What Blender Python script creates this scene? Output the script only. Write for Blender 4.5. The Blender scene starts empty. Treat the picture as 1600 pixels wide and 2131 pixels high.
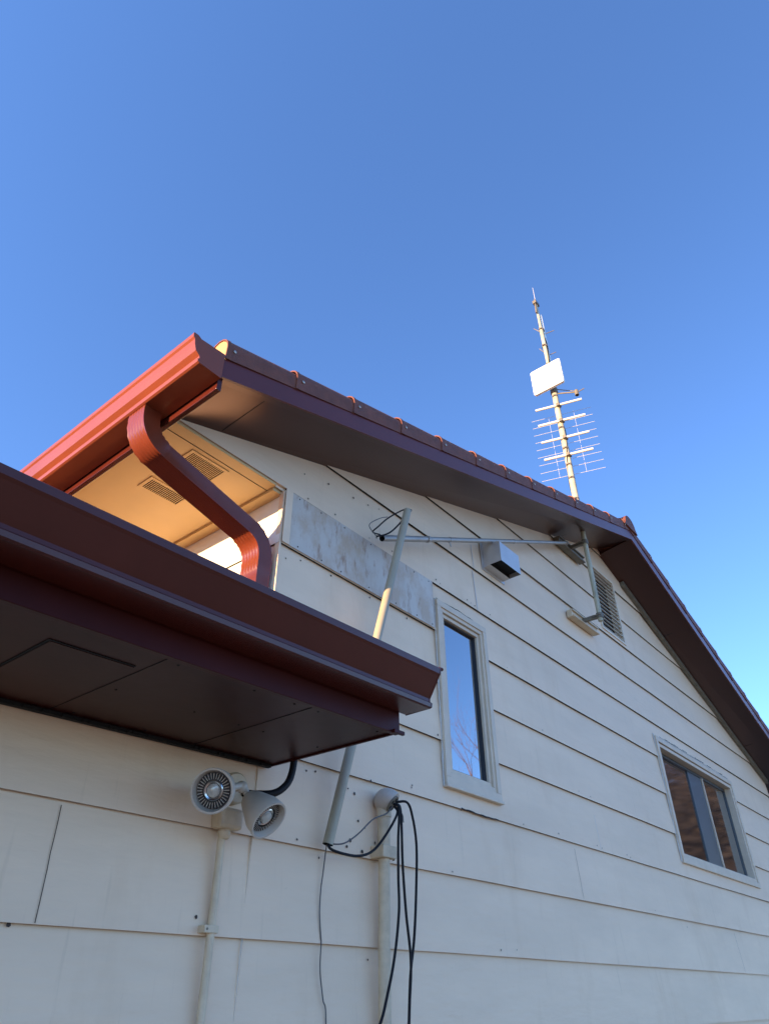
import bpy, bmesh, math, random
from math import sin, cos, pi, radians, sqrt
from mathutils import Vector, Matrix

# ------------------------------------------------------------------ scene, camera, light
scene = bpy.context.scene
col = scene.collection
random.seed(7)
cam_d = bpy.data.cameras.new('camera')
cam = bpy.data.objects.new('camera', cam_d)
col.objects.link(cam)
Rv = Vector((0.63433941, -0.77302602, -0.00665406))
Uv = Vector((-0.44132712, -0.36918992, 0.8178809))
Fv = Vector((0.63469984, 0.51587747, 0.57534907))
M = Matrix((Rv, Uv, -Fv)).transposed().to_4x4()
M.translation = Vector((0, -2.0, 0))            # eye height is z = 0, the ground lies at z = -1.6
cam.matrix_world = M
cam_d.sensor_fit = 'HORIZONTAL'
cam_d.sensor_width = 24.0
cam_d.lens = 24.0 * 1453.0 / 1600.0
cam_d.clip_start = 0.02
cam_d.clip_end = 2000
scene.camera = cam

SUN_EL = radians(5.2)
SUN_BACK = radians(9)                           # how far the sun stands behind the gable wall's plane
S = Vector((-cos(SUN_BACK) * cos(SUN_EL), sin(SUN_BACK) * cos(SUN_EL), sin(SUN_EL)))
world = bpy.data.worlds.new('World')
scene.world = world
world.use_nodes = True
wn = world.node_tree.nodes; wl = world.node_tree.links
bg = wn['Background']
sky = wn.new('ShaderNodeTexSky')
sky.sky_type = 'NISHITA'
sky.sun_disc = False
sky.sun_elevation = radians(28)
sky.sun_rotation = math.atan2(S.x, S.y)
sky.altitude = 0
sky.air_density = 0.75
sky.dust_density = 0.0
sky.ozone_density = 7.2
wl.new(sky.outputs[0], bg.inputs[0])
bg.inputs[1].default_value = 0.15
sun_d = bpy.data.lights.new('sun', 'SUN')
sun_d.energy = 5.0
sun_d.angle = radians(0.5)
sun_d.color = (1.0, 0.66, 0.36)
sun = bpy.data.objects.new('sun', sun_d)
col.objects.link(sun)
sun.rotation_euler = S.to_track_quat('Z', 'Y').to_euler()
sun.location = S * 30
vs = scene.view_settings
vs.view_transform = 'Standard'; vs.look = 'None'; vs.gamma = 1.0; vs.exposure = 1.5
vs.use_curve_mapping = False

# ------------------------------------------------------------------ materials
def mat(name, color, rough=0.6, noise=0.0, nscale=4.0, metal=0.0, bump=0.0, bscale=60.0, spec=0.5, color2=None,
        stretch=(1, 1, 1), coat=0.0, tint=None):
    m = bpy.data.materials.new(name); m.use_nodes = True
    nt = m.node_tree; b = nt.nodes['Principled BSDF']
    b.inputs['Roughness'].default_value = rough
    b.inputs['Metallic'].default_value = metal
    b.inputs['Specular IOR Level'].default_value = spec
    b.inputs['Coat Weight'].default_value = coat
    b.inputs['Coat Roughness'].default_value = 0.15
    c = (*color, 1)
    if tint: b.inputs['Specular Tint'].default_value = (*tint, 1)
    b.inputs['Base Color'].default_value = c
    tc = nt.nodes.new('ShaderNodeTexCoord')
    mp = nt.nodes.new('ShaderNodeMapping'); mp.inputs['Scale'].default_value = stretch
    nt.links.new(tc.outputs['Object'], mp.inputs[0])
    if noise or color2:
        n = nt.nodes.new('ShaderNodeTexNoise'); n.inputs['Scale'].default_value = nscale
        n.inputs['Detail'].default_value = 7; n.inputs['Roughness'].default_value = 0.62
        nt.links.new(mp.outputs[0], n.inputs['Vector'])
        r = nt.nodes.new('ShaderNodeValToRGB')
        r.color_ramp.elements[0].position = 0.32; r.color_ramp.elements[1].position = 0.68
        c2 = (*color2, 1) if color2 else tuple(v * (1 - noise) for v in color) + (1,)
        r.color_ramp.elements[0].color = c2; r.color_ramp.elements[1].color = c
        nt.links.new(n.outputs[0], r.inputs[0]); nt.links.new(r.outputs[0], b.inputs['Base Color'])
    if bump:
        n2 = nt.nodes.new('ShaderNodeTexNoise'); n2.inputs['Scale'].default_value = bscale
        n2.inputs['Detail'].default_value = 4
        nt.links.new(mp.outputs[0], n2.inputs['Vector'])
        bp = nt.nodes.new('ShaderNodeBump'); bp.inputs['Strength'].default_value = bump
        bp.inputs['Distance'].default_value = 0.01
        nt.links.new(n2.outputs[0], bp.inputs['Height']); nt.links.new(bp.outputs[0], b.inputs['Normal'])
    return m

def mixlayer(nt, base_socket, mask_scale, lo, hi, color, stretch, amount=1.0, offset=(0, 0, 0)):
    """lay irregular stains of one colour over base_socket, returns the mixed colour socket"""
    tc = nt.nodes.new('ShaderNodeTexCoord'); mp = nt.nodes.new('ShaderNodeMapping')
    mp.inputs['Scale'].default_value = stretch; mp.inputs['Location'].default_value = offset
    nt.links.new(tc.outputs['Object'], mp.inputs[0])
    n = nt.nodes.new('ShaderNodeTexNoise'); n.inputs['Scale'].default_value = mask_scale; n.inputs['Detail'].default_value = 8
    n.inputs['Roughness'].default_value = 0.65
    nt.links.new(mp.outputs[0], n.inputs['Vector'])
    mr = nt.nodes.new('ShaderNodeMapRange'); mr.inputs[1].default_value = lo; mr.inputs[2].default_value = hi
    mr.inputs[4].default_value = amount
    nt.links.new(n.outputs[0], mr.inputs[0])
    mx = nt.nodes.new('ShaderNodeMix'); mx.data_type = 'RGBA'
    nt.links.new(mr.outputs[0], mx.inputs[0]); nt.links.new(base_socket, mx.inputs[6]); mx.inputs[7].default_value = (*color, 1)
    return mx.outputs[2]

def stained(m, layers):
    nt = m.node_tree; b = nt.nodes['Principled BSDF']
    src = b.inputs['Base Color'].links[0].from_socket
    for l in layers: src = mixlayer(nt, src, *l)
    nt.links.new(src, b.inputs['Base Color'])
    return m

siding = mat('siding_paint', (0.86, 0.655, 0.455), 0.5, noise=0.12, nscale=2.6, bump=0.28, bscale=26, spec=0.3, stretch=(.35, 1, 1.5))
stained(siding, [
    (1.6, 0.55, 0.75, (0.66, 0.46, 0.28), (1.2, 1, 0.5), 0.5),
    (9.0, 0.60, 0.80, (0.55, 0.41, 0.27), (3.5, 1, 0.22), 0.45, (3, 0, 1)),
    (60.0, 0.70, 0.80, (0.40, 0.29, 0.19), (1, 1, 1), 0.6, (1, 0, 7))])
lap_shade_seam = mat('siding_lap_shade_seam', (0.022, 0.017, 0.013), 0.9, noise=0.4, nscale=12)  # shadow line under each lap put in as dark colour; also cracks and seams
caulked_edge = mat('siding_caulked_edge', (0.16, 0.14, 0.12), 0.8, noise=0.3, nscale=12)
nail_mat = mat('nail_rust', (0.05, 0.035, 0.03), 0.8)
caulk = mat('caulk_white', (0.62, 0.6, 0.56), 0.5, noise=0.2, nscale=30)
sidewall_m = mat('side_wall_paint', (0.84, 0.80, 0.72), 0.6, noise=0.08, nscale=3)
cream = mat('soffit_cream', (0.66, 0.46, 0.21), 0.6, noise=0.10, nscale=3)
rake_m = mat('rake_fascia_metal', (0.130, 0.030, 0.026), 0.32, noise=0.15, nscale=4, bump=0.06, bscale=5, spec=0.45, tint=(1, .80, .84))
brown = mat('brown_metal', (0.080, 0.014, 0.009), 0.27, noise=0.18, nscale=5, bump=0.10, bscale=5, spec=0.42)
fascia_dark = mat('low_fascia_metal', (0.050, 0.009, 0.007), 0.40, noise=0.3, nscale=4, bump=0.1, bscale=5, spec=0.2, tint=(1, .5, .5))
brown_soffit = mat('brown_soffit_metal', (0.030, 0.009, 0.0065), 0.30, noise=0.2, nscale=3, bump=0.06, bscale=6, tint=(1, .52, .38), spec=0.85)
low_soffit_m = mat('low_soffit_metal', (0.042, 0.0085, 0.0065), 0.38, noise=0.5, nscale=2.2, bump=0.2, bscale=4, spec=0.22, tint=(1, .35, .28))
gutter_red = mat('gutter_red_metal', (0.25, 0.060, 0.026), 0.26, noise=0.15, nscale=4, bump=0.08, bscale=6)
spout_m = mat('downspout_metal', (0.185, 0.038, 0.016), 0.24, noise=0.2, nscale=6, bump=0.08, bscale=9, spec=0.5)
tile_m = mat('roof_tile_metal', (0.20, 0.058, 0.028), 0.62, noise=0.35, nscale=18, bump=0.4, bscale=160)
tile_cap_m = mat('tile_cap', (0.50, 0.33, 0.13), 0.6, noise=0.3, nscale=20)
patch_m = mat('galvanised_patch', (0.60, 0.53, 0.44), 0.45, noise=0.10, nscale=5, spec=0.5)
stained(patch_m, [(5.0, 0.44, 0.60, (0.46, 0.31, 0.18), (1.4, 1, 0.9), 0.65),
                  (20.0, 0.54, 0.68, (0.30, 0.15, 0.07), (1.5, 1, 0.45), 0.7)])
frame_m = mat('window_frame_paint', (0.66, 0.53, 0.38), 0.45, noise=0.12, nscale=12)
jamb_m = mat('window_jamb', (0.33, 0.29, 0.22), 0.5, noise=0.15, nscale=8)
dark_m = mat('dark_gasket', (0.02, 0.02, 0.022), 0.5)
sash_m = mat('dark_sash_metal', (0.05, 0.055, 0.06), 0.35)
black_m = mat('dark_inside', (0.008, 0.008, 0.008), 0.9)
pvc_m = mat('grey_pvc', (0.38, 0.34, 0.24), 0.42, noise=0.15, nscale=7)
tube_m = mat('zinc_tube', (0.42, 0.38, 0.33), 0.42, noise=0.2, nscale=9, metal=0.35)
mast_m = mat('yellow_painted_mast', (0.56, 0.52, 0.36), 0.5, noise=0.45, nscale=14, stretch=(1, 1, 0.35))
oldsteel = mat('weathered_steel', (0.20, 0.17, 0.12), 0.55, noise=0.4, nscale=20)
white_pl = mat('white_plastic', (0.80, 0.80, 0.76), 0.35)
alu = mat('aluminium_rod', (0.72, 0.70, 0.62), 0.35, metal=0.3)
cable_m = mat('black_cable', (0.008, 0.008, 0.010), 0.6, spec=0.25)
wire_m = mat('grey_wire', (0.09, 0.085, 0.085), 0.5)
boxpaint = mat('painted_box', (0.68, 0.54, 0.36), 0.5, noise=0.2, nscale=25)
lampgrey = mat('lamp_shell_grey', (0.55, 0.48, 0.40), 0.42, noise=0.12, nscale=15)
heat_m = mat('lamp_heat_fins', (0.06, 0.06, 0.065), 0.35, metal=0.5)
lens_m = mat('lamp_lens', (0.60, 0.57, 0.50), 0.12, noise=0.4, nscale=40, coat=1.0)
chrome = mat('lamp_ring_chrome', (0.5, 0.5, 0.5), 0.18, metal=1.0)
hood_m = mat('vent_hood_metal', (0.58, 0.55, 0.52), 0.35, noise=0.12, nscale=12, metal=0.45)
louver_m = mat('louver_paint', (0.80, 0.66, 0.48), 0.5, noise=0.15, nscale=20)
bark = mat('bark', (0.24, 0.14, 0.11), 0.9, noise=0.4, nscale=5)
ground_m = mat('pale_bounce_ground', (0.55, 0.40, 0.24), 0.95, noise=0.5, nscale=0.6, bump=0.5, bscale=20)  # unseen ground, coloured pale and warm to bounce light onto the gable wall
screwm = mat('screw_zinc', (0.45, 0.42, 0.38), 0.35, metal=0.6)
def glassmat(name, refl, rough, tint, wav=0.10):
    m = bpy.data.materials.new(name); m.use_nodes = True; nt = m.node_tree
    b = nt.nodes['Principled BSDF']
    b.inputs['Base Color'].default_value = (*tint, 1); b.inputs['Roughness'].default_value = rough
    b.inputs['IOR'].default_value = refl; b.inputs['Coat Weight'].default_value = 1.0
    b.inputs['Coat Roughness'].default_value = rough; b.inputs['Coat IOR'].default_value = 1.5
    tc = nt.nodes.new('ShaderNodeTexCoord')
    n = nt.nodes.new('ShaderNodeTexNoise'); n.inputs['Scale'].default_value = 1.6; n.inputs['Detail'].default_value = 0
    nt.links.new(tc.outputs['Object'], n.inputs['Vector'])
    bp = nt.nodes.new('ShaderNodeBump'); bp.inputs['Strength'].default_value = wav; bp.inputs['Distance'].default_value = 0.01
    nt.links.new(n.outputs[0], bp.inputs['Height'])
    for k in ('Normal', 'Coat Normal'): nt.links.new(bp.outputs[0], b.inputs[k])
    return m
glass = glassmat('window_glass', 3.6, 0.02, (0.015, 0.016, 0.022))
glass2 = glassmat('screened_glass', 1.9, 0.06, (0.014, 0.015, 0.018), 0.0)

# ------------------------------------------------------------------ mesh helpers (all coordinates are world coordinates)
ORIG = {}
def new_obj(name, bm, mats, parent=None, smooth=False, origin=None, bevel=0.0):
    """link bm as one mesh object; parts live in their thing's frame"""
    if not isinstance(mats, (list, tuple)): mats = [mats]
    if parent is not None: L = ORIG[parent.name]
    else: L = Vector(origin) if origin is not None else Vector((0, 0, 0))
    bmesh.ops.translate(bm, verts=bm.verts, vec=-L)
    bmesh.ops.recalc_face_normals(bm, faces=bm.faces)
    me = bpy.data.meshes.new(name); bm.to_mesh(me); bm.free()
    for m in mats: me.materials.append(m)
    o = bpy.data.objects.new(name, me); col.objects.link(o)
    if parent is not None: o.parent = parent
    else: o.location = L
    ORIG[o.name] = L
    if smooth:
        for p in me.polygons: p.use_smooth = True
        try:
            me.set_sharp_from_angle(angle=radians(35))
        except Exception: pass
    if bevel:
        mod = o.modifiers.new('edge', 'BEVEL'); mod.width = bevel; mod.segments = 2; mod.limit_method = 'ANGLE'
        mod.angle_limit = radians(40); mod.harden_normals = False
    return o
def thing(name, label, cat, loc, group=None):
    o = bpy.data.objects.new(name, None); col.objects.link(o); o.location = loc
    o.empty_display_size = 0.1
    ORIG[o.name] = Vector(loc)
    tag(o, label, cat, group); return o
def tag(o, label=None, cat=None, group=None, kind=None):
    if label: o['label'] = label
    if cat: o['category'] = cat
    if group: o['group'] = group
    if kind: o['kind'] = kind
    return o
def B(): return bmesh.new()
def poly(bm, pts, mi=0):
    try:
        f = bm.faces.new([bm.verts.new(p) for p in pts]); f.material_index = mi; return f
    except ValueError: return None
def box(bm, x0, x1, y0, y1, z0, z1, mi=0, xf=None):
    v = [Vector(p) for p in ((x0,y0,z0),(x1,y0,z0),(x1,y1,z0),(x0,y1,z0),(x0,y0,z1),(x1,y0,z1),(x1,y1,z1),(x0,y1,z1))]
    if xf: v = [xf(p) for p in v]
    bv = [bm.verts.new(p) for p in v]
    for q in ((3,2,1,0),(4,5,6,7),(0,1,5,4),(1,2,6,5),(2,3,7,6),(3,0,4,7)):
        f = bm.faces.new([bv[i] for i in q]); f.material_index = mi
def frame_for(d):
    d = d.normalized(); a = Vector((0, 0, 1)) if abs(d.z) < 0.9 else Vector((1, 0, 0))
    u = d.cross(a).normalized(); v = u.cross(d).normalized(); return u, v
def catmull(pts, n=8):
    P = [Vector(p) for p in pts]; out = []
    P = [P[0] * 2 - P[1]] + P + [P[-1] * 2 - P[-2]]
    for i in range(1, len(P) - 2):
        for k in range(n):
            t = k / n; a, b, c, d = P[i-1], P[i], P[i+1], P[i+2]
            out.append(0.5 * ((2*b) + (c-a)*t + (2*a-5*b+4*c-d)*t*t + (3*b-a-3*c+d)*t**3))
    out.append(P[-2]); return out
def tube(bm, pts, r, n=12, cap=True, mi=0, capmi=None):
    P = [Vector(p) for p in pts]
    rr = r if isinstance(r, (list, tuple)) else [r] * len(P)
    rings = []; u = None
    for i, p in enumerate(P):
        d = (P[min(i+1, len(P)-1)] - P[max(i-1, 0)]).normalized()
        if u is None: u, v = frame_for(d)
        else:
            u = (u - d * u.dot(d)).normalized(); v = u.cross(d)
        rings.append([bm.verts.new(p + (u * cos(2*pi*k/n) + v * sin(2*pi*k/n)) * rr[i]) for k in range(n)])
    for a, b in zip(rings, rings[1:]):
        for k in range(n):
            f = bm.faces.new((a[k], a[(k+1) % n], b[(k+1) % n], b[k])); f.material_index = mi
    if cap:
        for rg in (rings[0], rings[-1]):
            f = bm.faces.new(rg); f.material_index = mi if capmi is None else capmi
def lathe(bm, prof, o, axis, n=32, mi=0, mis=None):
    """revolve [(distance along axis, radius)]"""
    o = Vector(o); d = Vector(axis).normalized(); u, v = frame_for(d); rings = []
    for a, r in prof:
        rings.append([bm.verts.new(o + d*a + (u*cos(2*pi*k/n) + v*sin(2*pi*k/n)) * max(r, 1e-4)) for k in range(n)])
    for i, (a, b) in enumerate(zip(rings, rings[1:])):
        for k in range(n):
            f = bm.faces.new((a[k], a[(k+1) % n], b[(k+1) % n], b[k])); f.material_index = mis[i] if mis else mi
def extrude(bm, prof, place, ts, caps=True, mi=0):
    """sweep a closed 2D profile; place(u, v, t) gives the world point"""
    rings = [[bm.verts.new(place(u, v, t)) for u, v in prof] for t in ts]
    n = len(prof)
    for a, b in zip(rings, rings[1:]):
        for k in range(n):
            f = bm.faces.new((a[k], a[(k+1) % n], b[(k+1) % n], b[k])); f.material_index = mi
    if caps:
        for rg in (rings[0], rings[-1]):
            f = bm.faces.new(rg); f.material_index = mi

# ------------------------------------------------------------------ the ground
bm = B()
poly(bm, [(-400, -400, -1.6), (400, -400, -1.6), (400, 400, -1.6), (-400, 400, -1.6)])
tag(new_obj('ground', bm, ground_m), kind='structure')

# ------------------------------------------------------------------ the house
house = thing('house', 'cream lap sided gable house with brown metal trim and a low brown side eave', 'house', (1.72, 0, -1.6))
def zrl(x): return 1.5845 + 0.340 * x        # wall meets rake soffit, left slope
def zrr(x): return 5.326 - 0.331 * x         # ... right slope
def zol(x): return 1.603 + 0.335 * x         # outer lower edge of the rake fascia, left slope
def zor(x): return 5.388 - 0.334 * x
AX = 5.657                                   # ridge
OV = -0.33                                   # rake overhang
XL, XR = 1.72, 9.60                          # wall corners
Z0, SP = 0.169, 0.298                        # siding courses
WIN1 = (2.912, 3.350, 0.890, 1.820)          # narrow window opening
WIN2 = (6.06, 7.99, 0.900, 1.790)            # sliding window opening
LOUV = (5.36, 5.80, 2.60, 3.20)
HOLES = [WIN1, WIN2, LOUV]

def clip(pg, f):
    out = []
    for i, a in enumerate(pg):
        b = pg[(i+1) % len(pg)]; fa, fb = f(a), f(b)
        if fa >= 0: out.append(a)
        if (fa > 0 > fb) or (fa < 0 < fb):
            t = fa / (fa - fb); out.append((a[0] + (b[0]-a[0])*t, a[1] + (b[1]-a[1])*t))
    return out
from mathutils import noise as mn
def edge_wob(x, k): return .0016*mn.noise(Vector((x*1.7, k*7.3, 0))) + .0008*mn.noise(Vector((x*9, k*3.1, 5)))
def bow(x, k): return .0028*mn.noise(Vector((x*.8, k*5.7, 9)))
bm = B()
LAP = 0.0175
zs = [Z0 + SP * k for k in range(-6, 13)]
for zi, zb in enumerate(zs):
    zt = zb + SP
    yy = lambda z, zb=zb: -LAP + 0.0135 * (z - zb) / SP
    brk = sorted({zb, zt} | {v for v in (1.94, 0.76, -1.6) if zb < v < zt} | {h for H in HOLES for h in H[2:] if zb < h < zt})
    for a, b in zip(brk, brk[1:]):
        mid = (a + b) / 2
        x0 = 1.075 if mid > 1.94 else (XL if mid > 0.76 else -7.0)
        if mid < -1.6: continue
        cuts = [(H[0], H[1]) for H in HOLES if H[2] < mid < H[3]]
        segs = []; s = x0
        for c0, c1 in sorted(cuts): segs.append((s, c0)); s = c1
        segs.append((s, XR))
        if x0 < XL: segs = [q_ for a_, b_ in segs for q_ in (((a_, XL), (XL, b_)) if a_ < XL < b_ else ((a_, b_),))]
        for s0, s1 in segs:
            n = max(1, int((s1 - s0) / .22)) if s0 > -1.5 or s1 > -1.5 else 1
            if s0 < -1.5 < s1: n = 40
            for k in range(n):
                p0 = s0 + (s1-s0)*k/n; p1 = s0 + (s1-s0)*(k+1)/n
                pg = [(p0, a), (p1, a), (p1, b), (p0, b)]
                pg = clip(pg, lambda p: zrl(p[0]) + 0.03 - p[1]); pg = clip(pg, lambda p: zrr(p[0]) + 0.03 - p[1])
                if len(pg) < 3: continue
                poly(bm, [(x, yy(z) + bow(x, zi) + (.0012 if abs(z-zt) < 1e-6 else 0), z + (edge_wob(x, zi) if abs(z-zb) < 1e-6 else (.006 if abs(z-zt) < 1e-6 else 0))) for x, z in pg])
                lo = [p for p in pg if abs(p[1] - zb) < 1e-6]
                if a == zb and len(lo) >= 2:
                    e0 = min(p[0] for p in lo); e1 = max(p[0] for p in lo)
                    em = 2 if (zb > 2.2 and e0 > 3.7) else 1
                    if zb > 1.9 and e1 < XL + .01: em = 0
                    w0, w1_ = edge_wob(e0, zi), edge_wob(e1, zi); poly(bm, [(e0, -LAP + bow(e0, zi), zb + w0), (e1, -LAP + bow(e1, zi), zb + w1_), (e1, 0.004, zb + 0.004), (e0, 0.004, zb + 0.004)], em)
# nail holes and rusty nail heads, cracks and board joints on the siding
def wy(z):
    k = math.floor((z - Z0) / SP); return -.0022 + -LAP + 0.0135 * (z - Z0 - k*SP) / SP
def dot(x, z, r=0.006):
    n = 7; ph = random.random()
    poly(bm, [(x + r*random.uniform(.7, 1.15)*cos(2*pi*(k+ph)/n), wy(z) - 0.0012, z + r*random.uniform(.7, 1.3)*sin(2*pi*(k+ph)/n)) for k in range(n)], 3)
DOTS = [(2.26,.598,.006),(2.30,.578,.004),(2.21,.520,.008),(2.19,.495,.006),(2.28,.487,.007),(2.18,.700,.006),(2.20,.712,.004),
        (2.24,.700,.006),(1.96,.735,.005),(2.01,.742,.005),(2.33,.765,.006),(2.20,.795,.004),(2.62,.80,.004),(2.05,.44,.004),
        (2.36,.53,.005),(1.86,1.975,.005),(2.05,1.985,.005),(1.83,2.11,.005),(2.00,2.15,.006),(2.19,2.17,.006),(2.31,2.19,.005),
        (2.37,2.01,.006),(2.50,1.985,.005),(2.53,1.975,.005),(2.56,1.990,.005),(2.90,1.985,.005),(3.30,1.975,.005),(3.22,1.985,.005),
        (1.85,1.63,.005),(2.05,1.64,.005),(2.33,1.64,.005),(2.63,1.64,.005),(1.76,1.60,.004),(3.02,.76,.003),(3.6,.78,.004),(4.0,.79,.005),
        (4.5,.79,.004),(3.37,1.09,.005),(2.84,1.08,.005),(.96,.165,.007),(1.52,.215,.006),(2.33,.13,.004),(2.9,.48,.004),(3.4,.20,.003),(5.0,.78,.005)]
for x, z, r in DOTS: dot(x, z, r)
for _ in range(70):
    x = random.uniform(0.7, 8.5); k = random.randint(0, 10); z = Z0 + SP*k + random.choice((0.018, 0.022, 0.26)) + random.uniform(-.004, .004)
    if z > 0.70 and x < 1.76: continue
    if z > min(zrl(x), zrr(x)) - 0.05 or any(H[0]-.06 < x < H[1]+.06 and H[2]-.06 < z < H[3]+.06 for H in HOLES): continue
    dot(x, z, random.uniform(.0025, .0045))
def seam(x, za, zb, w, mi):
    n = 7; P = []
    for k in range(n + 1):
        z = za + (zb-za)*k/n; P.append((x + random.uniform(-.0009, .0009), z))
    g = lambda z: -LAP + 0.0135*(z - Z0 - math.floor(((za+zb)/2 - Z0)/SP)*SP)/SP - .0032
    for a, b in zip(P, P[1:]):
        poly(bm, [(a[0]-w, g(a[1]), a[1]), (a[0]+w, g(a[1]), a[1]), (b[0]+w, g(b[1]), b[1]), (b[0]-w, g(b[1]), b[1])], mi)
seam(1.02, Z0+.002, Z0+SP-.012, .0012, 1); seam(3.33, Z0+6*SP+.002, Z0+7*SP-.01, .004, 4); seam(3.33, Z0+7*SP+.002, Z0+7.6*SP, .004, 4)
seam(4.55, Z0+2*SP+.005, Z0+2.7*SP, .0018, 4); seam(4.2, Z0+SP+.01, Z0+1.9*SP, .0012, 2); seam(6.9, Z0+.01, Z0+SP-.02, .0015, 2)
# the return corner of the low wall's side
house_wall = new_obj('gable_wall', bm, [siding, lap_shade_seam, caulked_edge, nail_mat, caulk], house)

# side wall (sunlit) with the same courses, and the plain walls at the back
bm = B()
for zb in zs:
    zt = min(zb + SP, 1.95); za = max(zb, -1.6)
    if za >= zt or zb > 1.9: continue
    poly(bm, [(XL-LAP+.004, -LAP+.003, za), (XL-LAP+.004, 9, za), (XL-.004, 9, zt), (XL-.004, -LAP+.003, zt)])
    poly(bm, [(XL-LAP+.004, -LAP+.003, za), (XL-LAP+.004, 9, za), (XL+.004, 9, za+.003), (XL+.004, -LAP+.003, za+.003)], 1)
new_obj('side_wall', bm, [sidewall_m, lap_shade_seam], house)
bm = B()
box(bm, XL, XR, 8.98, 9.0, -1.6, 1.94); box(bm, XR-.02, XR, 0.004, 8.98, -1.6, 1.94)
poly(bm, [(1.1, 8.99, 1.94), (10.1, 8.99, 1.94), (AX, 8.99, 3.46)])
new_obj('rear_wall', bm, sidewall_m, house)

# corner board under the patch, weathered
bm = B(); box(bm, 1.708, 1.7195, -.0165, .012, 0.90, 1.938); new_obj('corner_board', bm, siding, house, bevel=.001)

# eave box: cream soffit, frieze, fascia
bm = B(); box(bm, 1.083, 1.66, -.0140, 9.0, 1.940, 1.952)
box(bm, 1.66, 1.7165, 0.004, 9.0, 1.924, 1.952)
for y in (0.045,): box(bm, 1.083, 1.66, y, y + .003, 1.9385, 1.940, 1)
soff = new_obj('eave_soffit', bm, [cream, lap_shade_seam], house)
def soffit_vent(x0, x1, y0, y1):
    f = B()
    box(f, x0-.014, x1+.014, y0-.014, y0, 1.936, 1.940); box(f, x0-.014, x1+.014, y1, y1+.014, 1.936, 1.940)
    box(f, x0-.014, x0, y0, y1, 1.936, 1.940); box(f, x1, x1+.014, y0, y1, 1.936, 1.940)
    n = 19
    for k in range(n + 1):
        x = x0 + (x1-x0)*k/n; box(f, x-.0018, x+.0018, y0, y1, 1.9370, 1.9386)
    box(f, x0, x1, y0, y1, 1.9388, 1.9398, 1)
    new_obj('soffit_vent', f, [cream, black_m], soff)
soffit_vent(1.268, 1.440, 0.085, 0.200); soffit_vent(1.268, 1.455, 0.375, 0.455)
bm = B(); box(bm, 1.060, 1.082, OV+.002, 9.0, 1.896, 2.055); new_obj('eave_fascia', bm, brown, house, bevel=.002)

# rake soffits: sloping brown metal under the overhang
def slopebox(bm, x0, x1, y0, y1, zf_out, zf_in, t, n=1, mi=0, h0=0.0):
    """slab under/over the slope between y0 (outer) and y1 (inner wall)"""
    for k in range(n):
        a = x0 + (x1-x0)*k/n; b = x0 + (x1-x0)*(k+1)/n
        def xf(p):
            f = (p.y - y0) / (y1 - y0); zz = zf_out(p.x)*(1-f) + zf_in(p.x)*f
            return Vector((p.x, p.y, zz + p.z))
        box(bm, a, b, y0, y1, h0, h0 + t, mi, xf)
AXI = (5.326-1.5845)/(0.671)
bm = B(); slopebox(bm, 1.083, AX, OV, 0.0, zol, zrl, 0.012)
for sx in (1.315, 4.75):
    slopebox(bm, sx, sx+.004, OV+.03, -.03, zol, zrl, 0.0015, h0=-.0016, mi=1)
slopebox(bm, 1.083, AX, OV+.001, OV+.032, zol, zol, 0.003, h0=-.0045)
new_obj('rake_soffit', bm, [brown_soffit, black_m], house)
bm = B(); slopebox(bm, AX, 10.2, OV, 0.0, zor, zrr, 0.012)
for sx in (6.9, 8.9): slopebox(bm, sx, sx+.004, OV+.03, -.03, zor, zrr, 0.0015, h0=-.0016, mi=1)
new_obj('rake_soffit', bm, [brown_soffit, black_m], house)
# rake fascias
bm = B(); slopebox(bm, 1.060, AX, -.342, -.330, zol, zol, 0.118, h0=-.006); new_obj('rake_fascia', bm, rake_m, house, bevel=.0015)
bm = B(); slopebox(bm, AX, 10.22, -.342, -.330, zor, zor, 0.112, h0=-.006); new_obj('rake_fascia', bm, rake_m, house, bevel=.0015)
# narrow batten where the right soffit meets the siding
bm = B(); slopebox(bm, 6.05, 9.6, -.052, -.017, zrr, zrr, 0.05, h0=-.045); new_obj('rake_batten', bm, oldsteel, house, bevel=.003)

# roof: tiled slopes, thick edge hidden behind the rake tiles
def roof_slope(name, sgn, xe, xr, zf):
    f = B(); ny = 260; xs = []
    nc = 12
    for c in range(nc):
        for t in (0.0, 0.03, 0.98): xs.append((c, t))
    ys = [-.24 + 9.3*k/ny for k in range(ny+1)]
    grid = []
    for c, t in xs:
        x = xe + (xr-xe)*(c+t)/nc
        rowv = []
        for y in ys:
            wv = 0.022*abs(sin(pi*y/0.21))**0.8
            rowv.append(f.verts.new((x, y, zf(x) + .115 + .022*(1-t) + wv)))
        grid.append(rowv)
    for a, b in zip(grid, grid[1:]):
        for k in range(ny): f.faces.new((a[k], a[k+1], b[k+1], b[k]))
    # underlay deck
    x0, x1 = (xe, xr)
    slopebox(f, min(x0, x1), max(x0, x1), -.30, 9.0, zf, zf, 0.07, h0=0.013)
    return new_obj(name, f, tile_m, house, smooth=True)
roof_slope('roof', 1, 1.00, AX, zol)
roof_slope('roof', -1, 10.28, AX, zor)
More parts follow.
